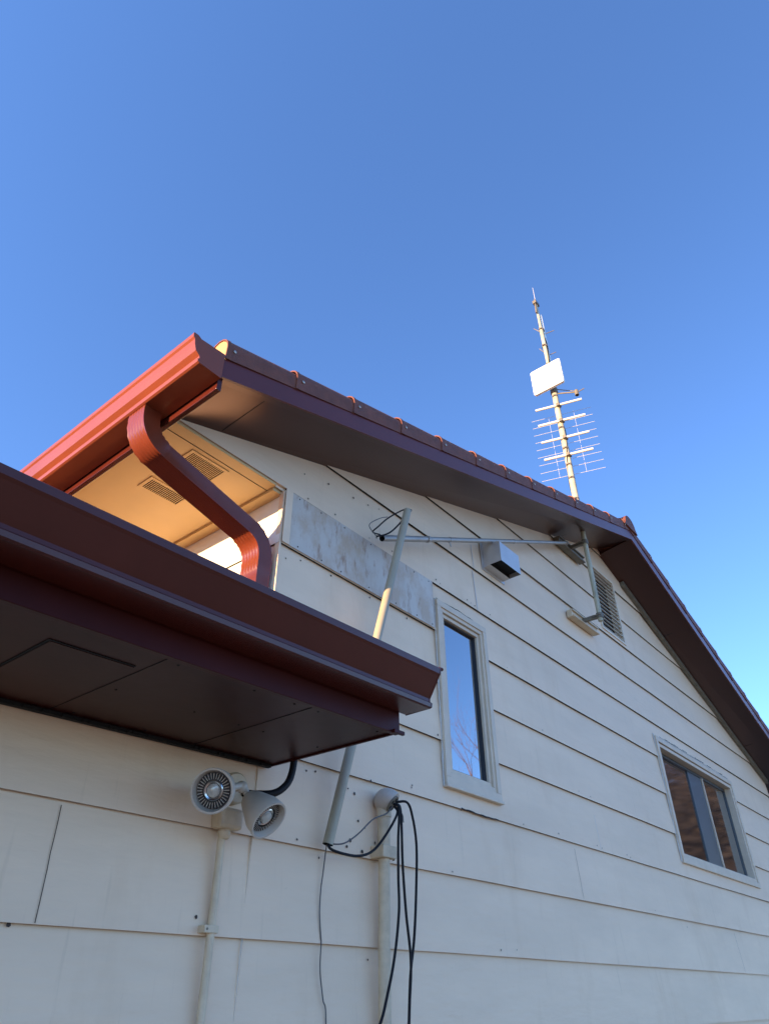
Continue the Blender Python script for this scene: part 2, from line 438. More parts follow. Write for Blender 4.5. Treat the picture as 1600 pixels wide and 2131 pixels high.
# rake tiles: half round trim pieces, each lapping over the one below
def rake_tile(x0, x1, zf, scr=True, first=False):
    f = B(); prof = [(-.346, 0.0)]
    for k in range(9):
        a = pi - pi*k/8; prof.append((-.290 + .060*cos(a)*(1.0 if a > pi/2 else 1), .055 + .062*sin(a)))
    prof.append((-.232, 0.0))
    ins = [(-.290 + (u+.290)*.93, v*.95) for u, v in prof][::-1]
    pr = prof + ins
    def place(u, v, t):
        x = x0 + (x1-x0)*t
        s = 1.13 - 0.13*t
        lip = 1.03 if t < .06 else 1.0
        return (x, -.290 + (u+.290)*(1.0+.06*(1-t))*lip, zf(x) + .102 - .012 + v*s*lip)
    extrude(f, pr, place, [0, .055, .065, .5, 1.04])
    o = new_obj('rake_tile', f, tile_m, house, smooth=True)
    if scr:
        xs = x0 + (x1-x0)*.10; g = B()
        lathe(g, [(0, .0075), (.003, .007), (.005, .003), (.0052, 0)], (xs, -.3535, zf(xs)+.138), (0, -1, 0), 8)
        new_obj('screw', g, screwm, o)
    if first:
        g = B(); pts = [(u, v) for u, v in prof]
        def pl(u, v, t): return (x0 + .004 + .006*t, -.290 + (u+.290)*.97, zf(x0) + .09 + v*1.10)
        extrude(g, pts, pl, [0, 1])
        new_obj('tile_end_cap', g, tile_cap_m, o)
    return o
x = 1.06; k = 0
while x < AX - .05:
    rake_tile(x, min(x + .372, AX), zol, first=(k == 0)); x += .372; k += 1
x = 10.2; k = 0
while x > AX + .05:
    rake_tile(x, max(x - .372, AX), zor, first=(k == 0)); x -= .372; k += 1
# ridge caps
y = -.365
f = B()
while y < 9:
    prof = [(-.13, -.02)] + [(.10*cos(pi - pi*k/10), .02 + .085*sin(pi*k/10)) for k in range(11)] + [(.13, -.02)]
    y1 = y + .40
    def place(u, v, t, y=y, y1=y1):
        s = 1.10 - .10*t; return (AX + u*s, y + (y1-y)*t, 3.49 + .128 + v*s)
    extrude(f, prof, place, [0, 1.02])
    y += .372
new_obj('ridge_cap', f, tile_m, house, smooth=True)

# K style gutters
H = .125
KOUT = [(0.004, 0), (.104, 0), (.112, .004), (.114, .014), (.107, .020), (.110, .032), (.129, .047), (.137, .072), (.142, .098), (.149, .106), (.151, .123), (.147, .127), (.137, .127)]
KIN = [(.137, .123), (.146, .122), (.144, .109), (.138, .100), (.133, .073), (.126, .050), (.106, .034), (.103, .019), (.108, .012), (.103, .004), (.008, .004), (.008, .118), (.004, .118)]
KPROF = KOUT + KIN
KCAP = [(0.002, -.001)] + [(u + .001, v) for u, v in KOUT[1:-1]] + [(.130, .127), (.115, .118), (.002, .128)]
bm = B()
def gpl(u, v, t): return (1.060 - u, t, 1.932 + v)
extrude(bm, KPROF, gpl, [OV-.018, 2, 4, 6, 9.1]); extrude(bm, KCAP, gpl, [OV-.0225, OV-.018]); extrude(bm, KCAP, gpl, [9.1, 9.104])
new_obj('main_gutter', bm, gutter_red, house)

# downspout: corrugated rectangular pipe with two ribbed elbows
def rounded_path(P, rad, n=7):
    P = [Vector(p) for p in P]; out = [P[0]]
    for i in range(1, len(P)-1):
        a = (P[i-1]-P[i]).normalized(); b = (P[i+1]-P[i]).normalized()
        s = P[i] + a*rad; e = P[i] + b*rad
        for k in range(n+1):
            t = k/n; out.append(s*(1-t)**2 + P[i]*2*t*(1-t) + e*t*t)
    out.append(P[-1]); return out
def dense(P, st):
    out = [P[0]]
    for a, b in zip(P, P[1:]):
        n = max(1, int((b-a).length/st))
        for k in range(1, n+1): out.append(a.lerp(b, k/n))
    return out
DS = [(0.995, .035, 1.935), (0.995, .035, 1.80), (1.655, .056, 1.655), (1.655, .056, 1.06)]
bm = B()
path = dense(rounded_path(DS, .11, 12), .02)
W, Dp = .052, .036                            # half width across y, half depth
def ds_section(rib):
    pr = []
    def wave(a, b, n, nrm, amp):
        for k in range(n*4):
            t = k/(n*4); p = (a[0]+(b[0]-a[0])*t, a[1]+(b[1]-a[1])*t)
            o = amp * (0.5 - 0.5*cos(2*pi*n*t)); pr.append((p[0]-nrm[0]*o, p[1]-nrm[1]*o))
    wave((-W, Dp), (W, Dp), 6, (0, 1), rib); wave((W, Dp), (W, -Dp), 1, (1, 0), rib*.3)
    wave((W, -Dp), (-W, -Dp), 6, (0, -1), rib); wave((-W, -Dp), (-W, Dp), 1, (-1, 0), rib*.3)
    return pr
rings = []; L = 0
for i, p in enumerate(path):
    d = (path[min(i+1, len(path)-1)] - path[max(i-1, 0)]).normalized()
    if i: L += (p - path[i-1]).length
    u = Vector((0, 1, 0)); u = (u - d*u.dot(d)).normalized(); v = d.cross(u).normalized()
    elbow = abs(d.z) > .35 and p.z > 1.50
    sc = 1.0 + (.035 if (elbow and i % 2) else 0) + (.03 if elbow else 0)
    ribd = .0075 if not elbow else .0018
    rings.append([bm.verts.new(p + u*a*sc + v*b*sc) for a, b in ds_section(ribd)])
for a, b in zip(rings, rings[1:]):
    n = len(a)
    for k in range(n): bm.faces.new((a[k], a[(k+1) % n], b[(k+1) % n], b[k]))
bm.faces.new(rings[0]); bm.faces.new(rings[-1])
new_obj('downspout', bm, spout_m, house, smooth=True)

# galvanised patch over one course
bm = B(); box(bm, 1.732, 2.856, -.0235, -.0215, Z0+5*SP+.004, Z0+6*SP-.006)
box(bm, 1.716, 1.758, -.0260, -.0236, Z0+5*SP+.004, Z0+6*SP-.006, 1)
for x in (1.80, 1.95, 2.12, 2.3, 2.5, 2.7, 2.83):
    for z in (Z0+5*SP+.02, Z0+6*SP-.02):
        lathe(bm, [(0, .004), (.0015, .0035), (.0016, 0)], (x+random.uniform(-.02, .02), -.0235, z), (0, -1, 0), 7, mi=2)
new_obj('metal_patch', bm, [patch_m, siding, nail_mat], house)

# ------------------------------------------------------------------ windows
def ring(bm, r, w, y0, y1, mi=0):
    x0, x1, z0, z1 = r
    box(bm, x0, x1, y0, y1, z1-w, z1, mi); box(bm, x0, x1, y0, y1, z0, z0+w, mi)
    box(bm, x0, x0+w, y0, y1, z0+w, z1-w, mi); box(bm, x1-w, x1, y0, y1, z0+w, z1-w, mi)
def inset(r, w): return (r[0]+w, r[1]-w, r[2]+w, r[3]-w)
w1 = WIN1
bm = B(); box(bm, w1[0]-.01, w1[1]+.01, -.010, -.002, w1[2]-.01, w1[3]+.01, 0)   # backing flange, cut by the pane in front
bm.free()
bm = B(); ring(bm, (w1[0]-.034, w1[1]+.030, w1[2]-.034, w1[3]+.030), .036, -.034, .02)
win1 = new_obj('narrow_window', bm, frame_m, house, bevel=.002)
bm = B(); ring(bm, inset(w1, .0035), .024, -.026, .03); new_obj('window_frame', bm, frame_m, win1, bevel=.002)
bm = B(); ring(bm, inset(w1, .029), .022, -.014, .03); new_obj('window_sash', bm, frame_m, win1, bevel=.003)
bm = B(); ring(bm, inset(w1, .0515), .007, .002, .02); new_obj('gasket', bm, dark_m, win1)
bm = B(); r = inset(w1, .050); box(bm, r[0], r[1], .014, .020, r[2], r[3]); new_obj('pane', bm, glass, win1)
bm = B(); box(bm, w1[0]-.04, w1[1]+.036, -.042, .0, w1[2]-.050, w1[2]-.0345); new_obj('window_sill', bm, frame_m, win1, bevel=.003)
# wavy beads of caulk round the narrow window
bm = B()
def bead(pts, r):
    P = []
    for a, b in zip(pts, pts[1:]):
        n = max(2, int((Vector(b)-Vector(a)).length/.03))
        for k in range(n):
            q = Vector(a).lerp(Vector(b), k/n); P.append(q + Vector((random.uniform(-.003, .003), 0, random.uniform(-.003, .003))))
    P.append(Vector(pts[-1])); tube(bm, P, [r*random.uniform(.6, 1.4) for _ in P], 6)
bead([(w1[0]-.036, -.017, w1[2]-.04), (w1[0]-.040, -.016, w1[3]+.034), (w1[1]+.034, -.016, w1[3]+.036), (w1[1]+.034, -.017, w1[2]-.04)], .0035)
new_obj('caulk_bead', bm, caulk, win1)
bm = B()
bead([(w1[0]-.02, -.0165, w1[3]+.043), (w1[0]+.2, -.0165, w1[3]+.052), (w1[1]-.02, -.0165, w1[3]+.042)], .0018)
new_obj('caulk_bead', bm, dark_m, win1); bm = B()
bead([(w1[0]+.1, -.0175, Z0+2*SP+.0), (w1[1]+.0, -.0175, Z0+2*SP-.002)], .0028)
new_obj('caulk_bead', bm, dark_m, win1)

w2 = WIN2
bm = B(); ring(bm, (w2[0]-.040, w2[1]+.040, w2[2]-.040, w2[3]+.045), .042, -.032, .02)
win2 = new_obj('sliding_window', bm, frame_m, house, bevel=.003)
bm = B(); ring(bm, inset(w2, .0035), .030, -.022, .07); new_obj('window_frame', bm, frame_m, win2, bevel=.003)
bm = B()
box(bm, w2[0]+.035, w2[1]-.035, -.006, .05, w2[2]+.0345, w2[2]+.060, 0, lambda p: Vector((p.x, p.y, p.z - (.018 if (p.y < 0 and p.z > w2[2]+.05) else 0))))
new_obj('window_sill', bm, jamb_m, win2)
bm = B(); ring(bm, inset(w2, .0345), .026, .040, .070); xm = 7.02
new_obj('window_sash', bm, sash_m, win2)
bm = B(); box(bm, 6.90, 7.26, .046, .062, w2[2]+.06, w2[3]-.06); new_obj('meeting_rail', bm, sash_m, win2, bevel=.002)
bm = B(); box(bm, 7.262, 7.280, .034, .064, w2[2]+.06, w2[3]-.06); new_obj('screen_edge', bm, frame_m, win2, bevel=.002)
bm = B(); box(bm, w2[0]+.06, 6.90, .056, .062, w2[2]+.06, w2[3]-.06); new_obj('pane', bm, glass2, win2)
bm = B(); box(bm, 7.28, w2[1]-.06, .050, .056, w2[2]+.06, w2[3]-.06); new_obj('pane', bm, glass2, win2)
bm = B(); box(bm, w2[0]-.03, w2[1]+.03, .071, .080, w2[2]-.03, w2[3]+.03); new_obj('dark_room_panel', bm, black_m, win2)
bm = B(); bead([(w2[0]+.1, -.0165, w2[3]+.062), (w2[0]+.5, -.0165, w2[3]+.066), (w2[1]-.5, -.0165, w2[3]+.058), (w2[1]-.02, -.0165, w2[3]+.064)], .004)
bead([(w2[0]-.046, -.016, w2[2]-.03), (w2[0]-.046, -.016, w2[3]+.06)], .004)
new_obj('caulk_bead', bm, caulk, win2)
bm = B(); r2 = random.Random(3)
for _ in range(15):
    x = w2[0] + .2 + _*.11; bead([(x, -.0175, w2[3]+.070+r2.uniform(-.006, .006)), (x+.112, -.0175, w2[3]+.070)], .0022*r2.choice((.25, 1, 1.3)))
new_obj('caulk_bead', bm, dark_m, win2)

# louvred gable vent
bm = B(); r = LOUV; ring(bm, (r[0]-.02, r[1]+.02, r[2]-.02, r[3]+.02), .022, -.026, .05)
lv = new_obj('louvre_vent', bm, louver_m, house, bevel=.002)
bm = B(); box(bm, r[0], r[1], .06, .065, r[2], r[3]); new_obj('dark_inside', bm, black_m, lv)
n = 14
for k in range(n):
    z = r[2] + (r[3]-r[2])*(k+.35)/n; g = B()
    def xf(p, z=z): return Vector((p.x, p.y, p.z + z + (p.y+.02)*0.35))
    box(g, r[0]+.003, r[1]-.003, -.020, -.004, 0, .0045, 0, xf)
    new_obj('louvre_blade', g, louver_m, lv)

# exhaust hood
bm = B()
hx0, hx1, hz0, hz1 = 3.455, 3.70, 2.315, 2.51
box(bm, hx0-.02, hx1+.01, -.021, -.0165, hz0-.02, hz1+.015)                    # flange
def q(*pts, mi=0): poly(bm, pts, mi)
yo = -.155; zl = 2.300; yb = -.07
A, Bq, C_, Dq = (hx0, -.021, hz1), (hx0, yo, hz1-.045), (hx0, yo, zl+.02), (hx0, yb, zl+.02)
E = (hx0, -.021, hz0)
t = lambda p: (hx1, p[1], p[2])
q(A, Bq, C_, Dq, E); q(*[t(p) for p in (A, Bq, C_, Dq, E)])
q(A, Bq, t(Bq), t(A)); q(Bq, C_, t(C_), t(Bq)); q(Dq, E, t(E), t(Dq), mi=0)
q((hx0+.004, yo+.004, zl+.05), (hx1-.004, yo+.004, zl+.05), (hx1-.004, yb, zl+.05), (hx0+.004, yb, zl+.05), mi=1)
q((hx0+.003, yb, zl+.02), (hx1-.003, yb, zl+.02), (hx1-.003, yb, zl+.05), (hx0+.003, yb, zl+.05), mi=1)
new_obj('exhaust_hood', bm, [hood_m, black_m], house)

# ------------------------------------------------------------------ the low eave and its wing
def dz(x): return 0.028 * (x - 1.766)
def lowbox(bm, x0, x1, y0, y1, z0, z1, mi=0): box(bm, x0, x1, y0, y1, z0, z1, mi, lambda p: Vector((p.x, p.y, p.z + dz(p.x))))
XE = 1.766
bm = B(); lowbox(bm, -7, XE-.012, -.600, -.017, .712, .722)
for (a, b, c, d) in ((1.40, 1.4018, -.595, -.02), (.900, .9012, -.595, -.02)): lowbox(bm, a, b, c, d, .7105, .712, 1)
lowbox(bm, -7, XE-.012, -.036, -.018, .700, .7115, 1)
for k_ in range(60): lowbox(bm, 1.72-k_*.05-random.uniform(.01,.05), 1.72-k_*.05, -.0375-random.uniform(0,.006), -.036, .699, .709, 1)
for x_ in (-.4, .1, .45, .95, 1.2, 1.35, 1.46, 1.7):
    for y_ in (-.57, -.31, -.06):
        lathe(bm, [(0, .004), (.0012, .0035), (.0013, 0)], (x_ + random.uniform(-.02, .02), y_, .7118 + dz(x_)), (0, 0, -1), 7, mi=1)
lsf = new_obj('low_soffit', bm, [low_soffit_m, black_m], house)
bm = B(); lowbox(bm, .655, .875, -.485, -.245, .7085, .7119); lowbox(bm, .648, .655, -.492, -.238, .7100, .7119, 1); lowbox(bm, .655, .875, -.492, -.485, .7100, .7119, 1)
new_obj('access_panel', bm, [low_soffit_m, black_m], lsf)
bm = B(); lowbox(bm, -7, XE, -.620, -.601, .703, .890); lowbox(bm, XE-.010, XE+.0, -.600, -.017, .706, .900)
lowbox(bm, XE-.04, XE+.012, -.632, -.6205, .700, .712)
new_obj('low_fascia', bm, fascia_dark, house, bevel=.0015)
bm = B()
LOUT = [(0.004, 0), (.100, 0), (.107, .003), (.109, .015), (.101, .022), (.101, .032), (.109, .044), (.142, .098), (.148, .105), (.150, .124), (.146, .127), (.137, .127)]
LIN = [(.137, .123), (.145, .122), (.143, .108), (.138, .100), (.104, .045), (.097, .033), (.097, .020), (.104, .013), (.099, .004), (.008, .004), (.008, .118), (.004, .118)]
LCAP = [(0.002, -.001)] + [(u + .001, v) for u, v in LOUT[1:-1]] + [(.130, .127), (.115, .118), (.002, .128)]
def lpl(u, v, t): return (t, -.621 - u, .772 + v + dz(t))
extrude(bm, LOUT + LIN, lpl, [-7, -3, 0, 1, XE+.028]); extrude(bm, LCAP, lpl, [XE+.028, XE+.0325])
tube(bm, [(XE+.03, -.765, .897), (XE+.045, -.768, .897)], .006, 6)
new_obj('low_gutter', bm, brown, house)
bm = B()
def rf(x, y): return .905 + .25*(y+.62)
poly(bm, [(-7.05, -.66, rf(0, -.66)), (XE+.01, -.66, rf(0, -.66)), (XE+.01, -.0, rf(0, 0)), (-7.05, 0, rf(0, 0))])
poly(bm, [(-7.05, 0, rf(0, 0)), (XL-.016, 0, rf(0, 0)), (XL-.016, 5, rf(0, 5)), (-7.05, 5, rf(0, 5))])
poly(bm, [(-7.05, -.66, rf(0, -.66)-.02), (XE+.01, -.66, rf(0, -.66)-.02), (XE+.01, 0, rf(0, 0)-.02), (-7.05, 0, rf(0, 0)-.02)])
poly(bm, [(XE+.01, -.66, rf(0, -.66)), (XE+.01, 0, rf(0, 0)), (XE+.01, 0, rf(0, 0)-.02), (XE+.01, -.66, rf(0, -.66)-.02)])
poly(bm, [(XE, -.60, .72), (XE, -.0, .72), (XE, 0, rf(0, 0)-.02), (XE, -.6, rf(0, -.6)-.02)])
new_obj('low_roof', bm, tile_m, house)
bm = B(); box(bm, -7, XL, 4.98, 5.0, -1.6, 2.2); box(bm, -7.0, -6.98, 0, 4.98, -1.6, .95)
poly(bm, [(-6.99, -.6, .72), (-6.99, 5, .72), (-6.99, 5, 2.28), (-6.99, -.6, .89)])
new_obj('wing_rear_wall', bm, sidewall_m, house)

# ------------------------------------------------------------------ things fixed to the wall
# leaning PVC conduit
bm = B(); T0 = Vector((2.407, -.200, 2.122)); T1 = Vector((2.040, -.060, .478))
tube(bm, [T0, T0.lerp(T1, .5), T1], .0200, 20, cap=False)
d = (T0-T1).normalized()
lathe(bm, [(0, .0200), (0, .0165), (-.03, .0165), (-.031, 0)], T0, d, 20, mi=1)
lathe(bm, [(0, .0200), (0, .0165), (.03, .0165), (.031, 0)], T1, d, 20, mi=1)
o = new_obj('conduit_pipe', bm, [pvc_m, black_m], None, smooth=True, origin=T1)
tag(o, 'long grey plastic pipe leaning diagonally against the siding, passing behind the low gutter', 'pipe')
# zinc tube lying along the gable
Lp = Vector((2.316, -.10, 1.944)); Rp = Vector((4.721, -.10, 3.093)); dr = (Rp-Lp).normalized(); LL = (Rp-Lp).length
tb = thing('metal_tube', 'grey zinc mast tube fixed across the gable siding with an open black end', 'tube', Lp)
bm = B(); tube(bm, [Lp, Lp.lerp(Rp, .16)], .0170, 20, cap=False)
lathe(bm, [(0, .0170), (0, .0145), (.10, .0145), (.101, 0)], Lp, dr, 20, mi=1)
new_obj('outer_section', bm, [tube_m, black_m], tb, smooth=True)
bm = B(); tube(bm, [Lp.lerp(Rp, .15), Lp.lerp(Rp, .60)], .0152, 20); tube(bm, [Lp.lerp(Rp, .59), Rp], .0138, 20)
new_obj('inner_section', bm, tube_m, tb, smooth=True)
for f0, rr in ((.165, .0195), (.26, .0172), (.60, .0165), (.985, .018)):
    g = B(); p = Lp.lerp(Rp, f0); lathe(g, [(0, rr-.003), (0, rr), (.02, rr), (.035, rr-.004)], p, dr, 20)
    if f0 == .26: tube(g, [p + Vector((0, 0, -.012)), p + Vector((.010, -.004, -.045))], .004, 8)
    new_obj('collar', g, tube_m, tb, smooth=True)
def cable(name, pts, r, m, label, cat='cable', n=8, group=None):
    g = B(); P = catmull(pts, 8); tube(g, P, r, n)
    o = new_obj(name, g, m, None, smooth=True, origin=P[-1]); tag(o, label, cat, group); return o
cable('cable', [(2.302, -.10, 1.952), (2.24, -.13, 1.905), (2.285, -.15, 1.93), (2.34, -.16, 1.985), (2.41, -.185, 2.09), (2.452, -.19, 2.150), (2.415, -.20, 2.128), (2.405, -.20, 2.10)], .0045, cable_m,
      'black cable looping from metal tube end up to leaning pipe, the lower loop')
cable('cable', [(2.300, -.10, 1.957), (2.22, -.12, 1.925), (2.24, -.14, 1.960), (2.30, -.15, 2.035), (2.37, -.17, 2.105), (2.42, -.19, 2.145), (2.410, -.20, 2.115)], .0038, cable_m,
      'black cable looping between metal tube end and leaning pipe, the upper loop')
cable('wire', [(2.298, -.10, 1.955), (2.237, -.13, 1.905), (2.165, -.15, 1.905), (2.165, -.15, 1.935), (2.24, -.15, 2.005), (2.30, -.15, 2.045)], .0022, wire_m,
      'thin wire making the widest loop to the left of the metal tube end', 'wire')

# service riser with weatherhead
sv = thing('service_riser', 'thick cream service pipe with a round weatherhead standing against the siding', 'pipe', (2.372, -.045, -1.6))
RX, RY = 2.378, -.050
bm = B(); tube(bm, [(RX, RY, -1.6), (RX, RY, .47)], .0235, 24); tube(bm, [(RX, RY, .47), (RX, RY, .64)], .0265, 24)
new_obj('riser_pipe', bm, boxpaint, sv, smooth=True)
bm = B(); box(bm, RX-.045, RX+.040, RY-.034, -.012, .470, .515); box(bm, RX+.040, RX+.062, RY-.010, -.014, .474, .512)
lathe(bm, [(0, .006), (.012, .006), (.013, 0)], (RX+.05, RY-.006, .480), (0, -.3, -1), 8, mi=1)
new_obj('pipe_clamp', bm, [boxpaint, oldsteel], sv, bevel=.004)
bm = B(); lathe(bm, [(0, .0275), (0, .031), (.03, .031), (.04, .0275)], (RX, RY, .625), (0, 0, 1), 24); new_obj('pipe_collar', bm, boxpaint, sv, smooth=True)
# hood body: dome leaning out from the wall
bm = B(); bmesh.ops.create_uvsphere(bm, u_segments=28, v_segments=18, radius=1.0)
for v in bm.verts:
    c = v.co; fwd = max(0, -c.y)
    v.co = Vector((RX + c.x*.046, RY - .018 + c.y*.062 , .690 + c.z*.048*(1 - .15*fwd)))
cut = Vector((RX, RY-.045, .672)); nn = Vector((0.30, -.72, -.62)).normalized()
res = bmesh.ops.bisect_plane(bm, geom=bm.verts[:] + bm.edges[:] + bm.faces[:], plane_co=cut, plane_no=nn, clear_outer=True)
eds = [e for e in res['geom_cut'] if isinstance(e, bmesh.types.BMEdge)]
bmesh.ops.contextual_create(bm, geom=eds)
hd = new_obj('weatherhead', bm, lampgrey, sv, smooth=True)
bm = B(); uu, vv = frame_for(nn)
lathe(bm, [(0, .036), (.006, .034), (.006, .004), (.006, 0)], cut + nn*.0005, nn, 24)
for k in range(5):
    a = 2*pi*k/5 + .3; c0 = cut + nn*.0068 + (uu*cos(a) + vv*sin(a))*.020
    lathe(bm, [(0, .0075), (.0006, .0075), (.0006, 0)], c0, nn, 12, mi=1)
new_obj('wire_insulator', bm, [oldsteel, black_m], hd)
HC = cut + nn*.008
cable('cable', [HC + Vector((-.002, 0, .004)), (2.391, -.12, .650), (2.383, -.12, .529), (2.380, -.12, .40), (2.380, -.12, .279), (2.347, -.12, .125), (2.291, -.12, -.017), (2.22, -.12, -.18), (2.2, -.12, -.6)], .0052, cable_m,
      'black cable hanging from the weatherhead, bending to the left of its neighbours near the bottom', group='black cables hanging from the weatherhead')
cable('cable', [HC + Vector((.006, 0, .002)), (2.402, -.12, .645), (2.409, -.12, .446), (2.424, -.12, .282), (2.447, -.12, .127), (2.432, -.12, -.018), (2.42, -.12, -.18), (2.4, -.12, -.6)], .0052, cable_m,
      'black cable hanging straight down the middle between two others below the weatherhead', group='black cables hanging from the weatherhead')
cable('cable', [HC + Vector((.012, 0, .012)), (2.440, -.125, .682), (2.481, -.12, .634), (2.503, -.12, .527), (2.493, -.12, .369), (2.472, -.12, .205), (2.448, -.116, .083), (2.436, -.113, -.06), (2.425, -.11, -.2), (2.41, -.11, -.6)], .0052, cable_m,
      'black cable arching out farthest to the right from the weatherhead before hanging down', group='black cables hanging from the weatherhead')
cable('cable', [HC + Vector((.004, 0, -.004)), (2.385, -.115, .630), (2.321, -.105, .541), (2.248, -.10, .477), (2.164, -.10, .450), (2.071, -.095, .450), (2.030, -.08, .463), (2.040, -.062, .490)], .0050, cable_m,
      'thick black cable sagging from the weatherhead to the foot of the leaning pipe')
cable('wire', [HC + Vector((-.01, 0, -.01)), (2.345, -.09, .628), (2.262, -.09, .594), (2.176, -.09, .530), (2.096, -.09, .486), (2.035, -.07, .478)], .0028, wire_m,
      'thin grey wire sagging above the thick black cable to the leaning pipe', 'wire')
cable('wire', [HC + Vector((.006, -.004, -.004)), (2.405, -.125, .632), (2.412, -.126, .600)], .0022, wire_m, 'short cut wire end sticking down beside the weatherhead cables', 'wire')
cable('wire', [(2.040, -.055, .478), (2.070, -.022, .46), (2.062, -.020, .386), (2.055, -.020, .339), (2.053, -.020, .263), (2.064, -.020, .191), (2.067, -.020, .169), (2.067, -.020, .092), (2.086, -.020, .011), (2.105, -.020, -.055), (2.11, -.02, -.4)], .0022, wire_m,
      'thin grey wire running down the siding from the foot of the leaning pipe', 'wire')

# flood light, its box and the small conduit
fl = thing('flood_light', 'twin head grey flood light on a cream junction box under the low eave', 'lamp', (1.60, -.02, .50))
bm = B()
lathe(bm, [(0, .052), (.030, .052), (.036, .046), (.036, 0)], (1.60, -.012, .600), (0, -1, 0), 28)
new_obj('wall_plate', bm, boxpaint, fl, smooth=True)
bm = B(); box(bm, 1.530, 1.625, -.070, -.012, .465, .530); tube(bm, [(1.572, -.04, .435), (1.572, -.04, .47)], .021, 18)
new_obj('junction_box', bm, boxpaint, fl, bevel=.012)
bm = B(); tube(bm, [(1.58, -.04, .60), (1.575, -.09, .590), (1.56, -.115, .585)], .014, 14)
bmesh.ops.create_uvsphere(bm, u_segments=14, v_segments=8, radius=.019, matrix=Matrix.Translation((1.562, -.115, .585)))
new_obj('knuckle', bm, lampgrey, fl, smooth=True)
def floodhead(P, ax, joint):
    ax = Vector(ax).normalized(); P = Vector(P)
    g = B(); R_ = .0620
    lathe(g, [(-.118, .0), (-.118, .022), (-.110, .032), (-.092, .040), (-.086, .043), (-.035, .062), (.0, R_+.004), (.006, R_+.003), (.006, R_-.003), (-.012, R_-.007), (-.03, R_-.010)], P, ax, 36)
    sh = new_obj('lamp_shade', g, lampgrey, fl, smooth=True)
    g = B(); lathe(g, [(-.022, R_-.009), (-.020, .030), (-.012, .030), (-.010, .027), (-.012, .022), (-.012, 0)], P, ax, 36, mis=[0, 1, 1, 1, 0])
    u, v = frame_for(ax)
    for k in range(32):
        a = 2*pi*k/32; dd = u*cos(a) + v*sin(a); tt = ax.cross(dd)
        pts = [P + ax*(-.021) + dd*.033, P + ax*(-.021) + dd*.050, P + ax*(-.010) + dd*.050, P + ax*(-.010) + dd*.033]
        for s in (-1, 1): poly(g, [p + tt*.0010*s for p in pts], 0)
        poly(g, [pts[2] + tt*.001, pts[2] - tt*.001, pts[3] - tt*.001, pts[3] + tt*.001], 2)
    new_obj('bulb', g, [heat_m, chrome, lampgrey], sh)
    g = B(); lathe(g, [(-.012, .0205), (-.006, .018), (-.003, .010), (-.002, 0)], P, ax, 24); new_obj('lens', g, lens_m, sh, smooth=True)
    g = B(); bk = P - ax*.105; tube(g, [bk, bk.lerp(Vector(joint), .5) - ax*.008, joint], .011, 12); new_obj('swivel_arm', g, lampgrey, fl, smooth=True)
floodhead((1.372, -.210, .524), (-.84, -.62, -.30), (1.556, -.118, .588))
floodhead((1.618, -.195, .482), (.16, -.72, -.66), (1.572, -.118, .582))
tc_ = thing('thin_conduit', 'thin cream conduit running down the siding below the flood light box', 'conduit', (1.5695, -.034, -1.6))
bm = B(); tube(bm, [(1.5695, -.034, -1.6), (1.5695, -.034, .1), (1.5685, -.034, .44)], .0125, 16)
new_obj('conduit_pipe', bm, boxpaint, tc_, smooth=True)
for z in (.185, -.75):
    bm = B(); box(bm, 1.532, 1.586, -.050, -.017, z-.010, z+.010); lathe(bm, [(0, .004), (.002, .0035), (.0022, 0)], (1.542, -.050, z), (0, -1, 0), 8, mi=1)
    new_obj('pipe_strap', bm, [boxpaint, oldsteel], tc_, bevel=.003)
cable('flexible_conduit', [(1.785, -.125, .86), (1.783, -.124, .74), (1.778, -.12, .67), (1.754, -.12, .625), (1.712, -.11, .593), (1.66, -.08, .585), (1.625, -.045, .588)], .0125, cable_m,
      'thick dark flexible cable curving from the low eave end down to the flood light', 'cable', 14)

# ------------------------------------------------------------------ antenna mast and what it carries
MX, MY = 4.85, -.200
am = thing('antenna_mast', 'tall yellowish antenna mast clamped to the gable and rising through the overhang', 'mast', (MX, MY, 2.36))
bm = B(); tube(bm, [(MX, MY, 2.40), (MX, MY, 3.45)], .0195, 16); tube(bm, [(MX, MY, 3.44), (MX, MY, 5.2)], .0275, 16); tube(bm, [(MX, MY, 5.2), (MX-.01, MY, 5.75)], .019, 14); tube(bm, [(MX-.01, MY, 5.75), (MX-.01, MY, 6.22)], .014, 12)
new_obj('mast_pole', bm, mast_m, am, smooth=True)
for (za, x0, x1) in ((2.445, 4.655, 5.105), (3.12, 4.66, 5.11)):
    bm = B(); box(bm, x0, x1, -.060, -.017, za-.030, za+.030); box(bm, x0, x1, -.075, -.060, za+.018, za+.030); box(bm, x0, x1, -.075, -.060, za-.030, za-.018)
    br = new_obj('wall_bracket', bm, boxpaint if za < 3 else oldsteel, am, bevel=.002)
    bm = B(); box(bm, MX-.014, MX+.014, MY+.02, -.06, za-.014, za+.014); lathe(bm, [(-.02, .0195), (-.02, .027), (.02, .027), (.02, .0195)], (MX, MY, za), (0, 0, 1), 16)
    for s in (-1, 1): tube(bm, [(MX+s*.026, MY-.02, za), (MX+s*.034, MY+.05, za)], .005, 6)
    new_obj('mast_clamp', bm, oldsteel, br)
bm = B()
lathe(bm, [(0, .06), (.02, .05), (.09, .028), (.12, .025)], (MX, MY, 3.36), (0, 0, 1), 18); new_obj('roof_boot', bm, oldsteel, am, smooth=True)
for z in (3.55, 3.78, 3.93, 4.12, 4.37, 4.78, 5.22, 5.5, 5.75):
    bm = B(); lathe(bm, [(0, .022), (0, .029), (.022, .029), (.022, .022)], (MX, MY, z), (0, 0, 1), 12)
    box(bm, MX-.04, MX-.02, MY-.012, MY+.012, z+.002, z+.018); new_obj('mast_strap', bm, oldsteel, am)
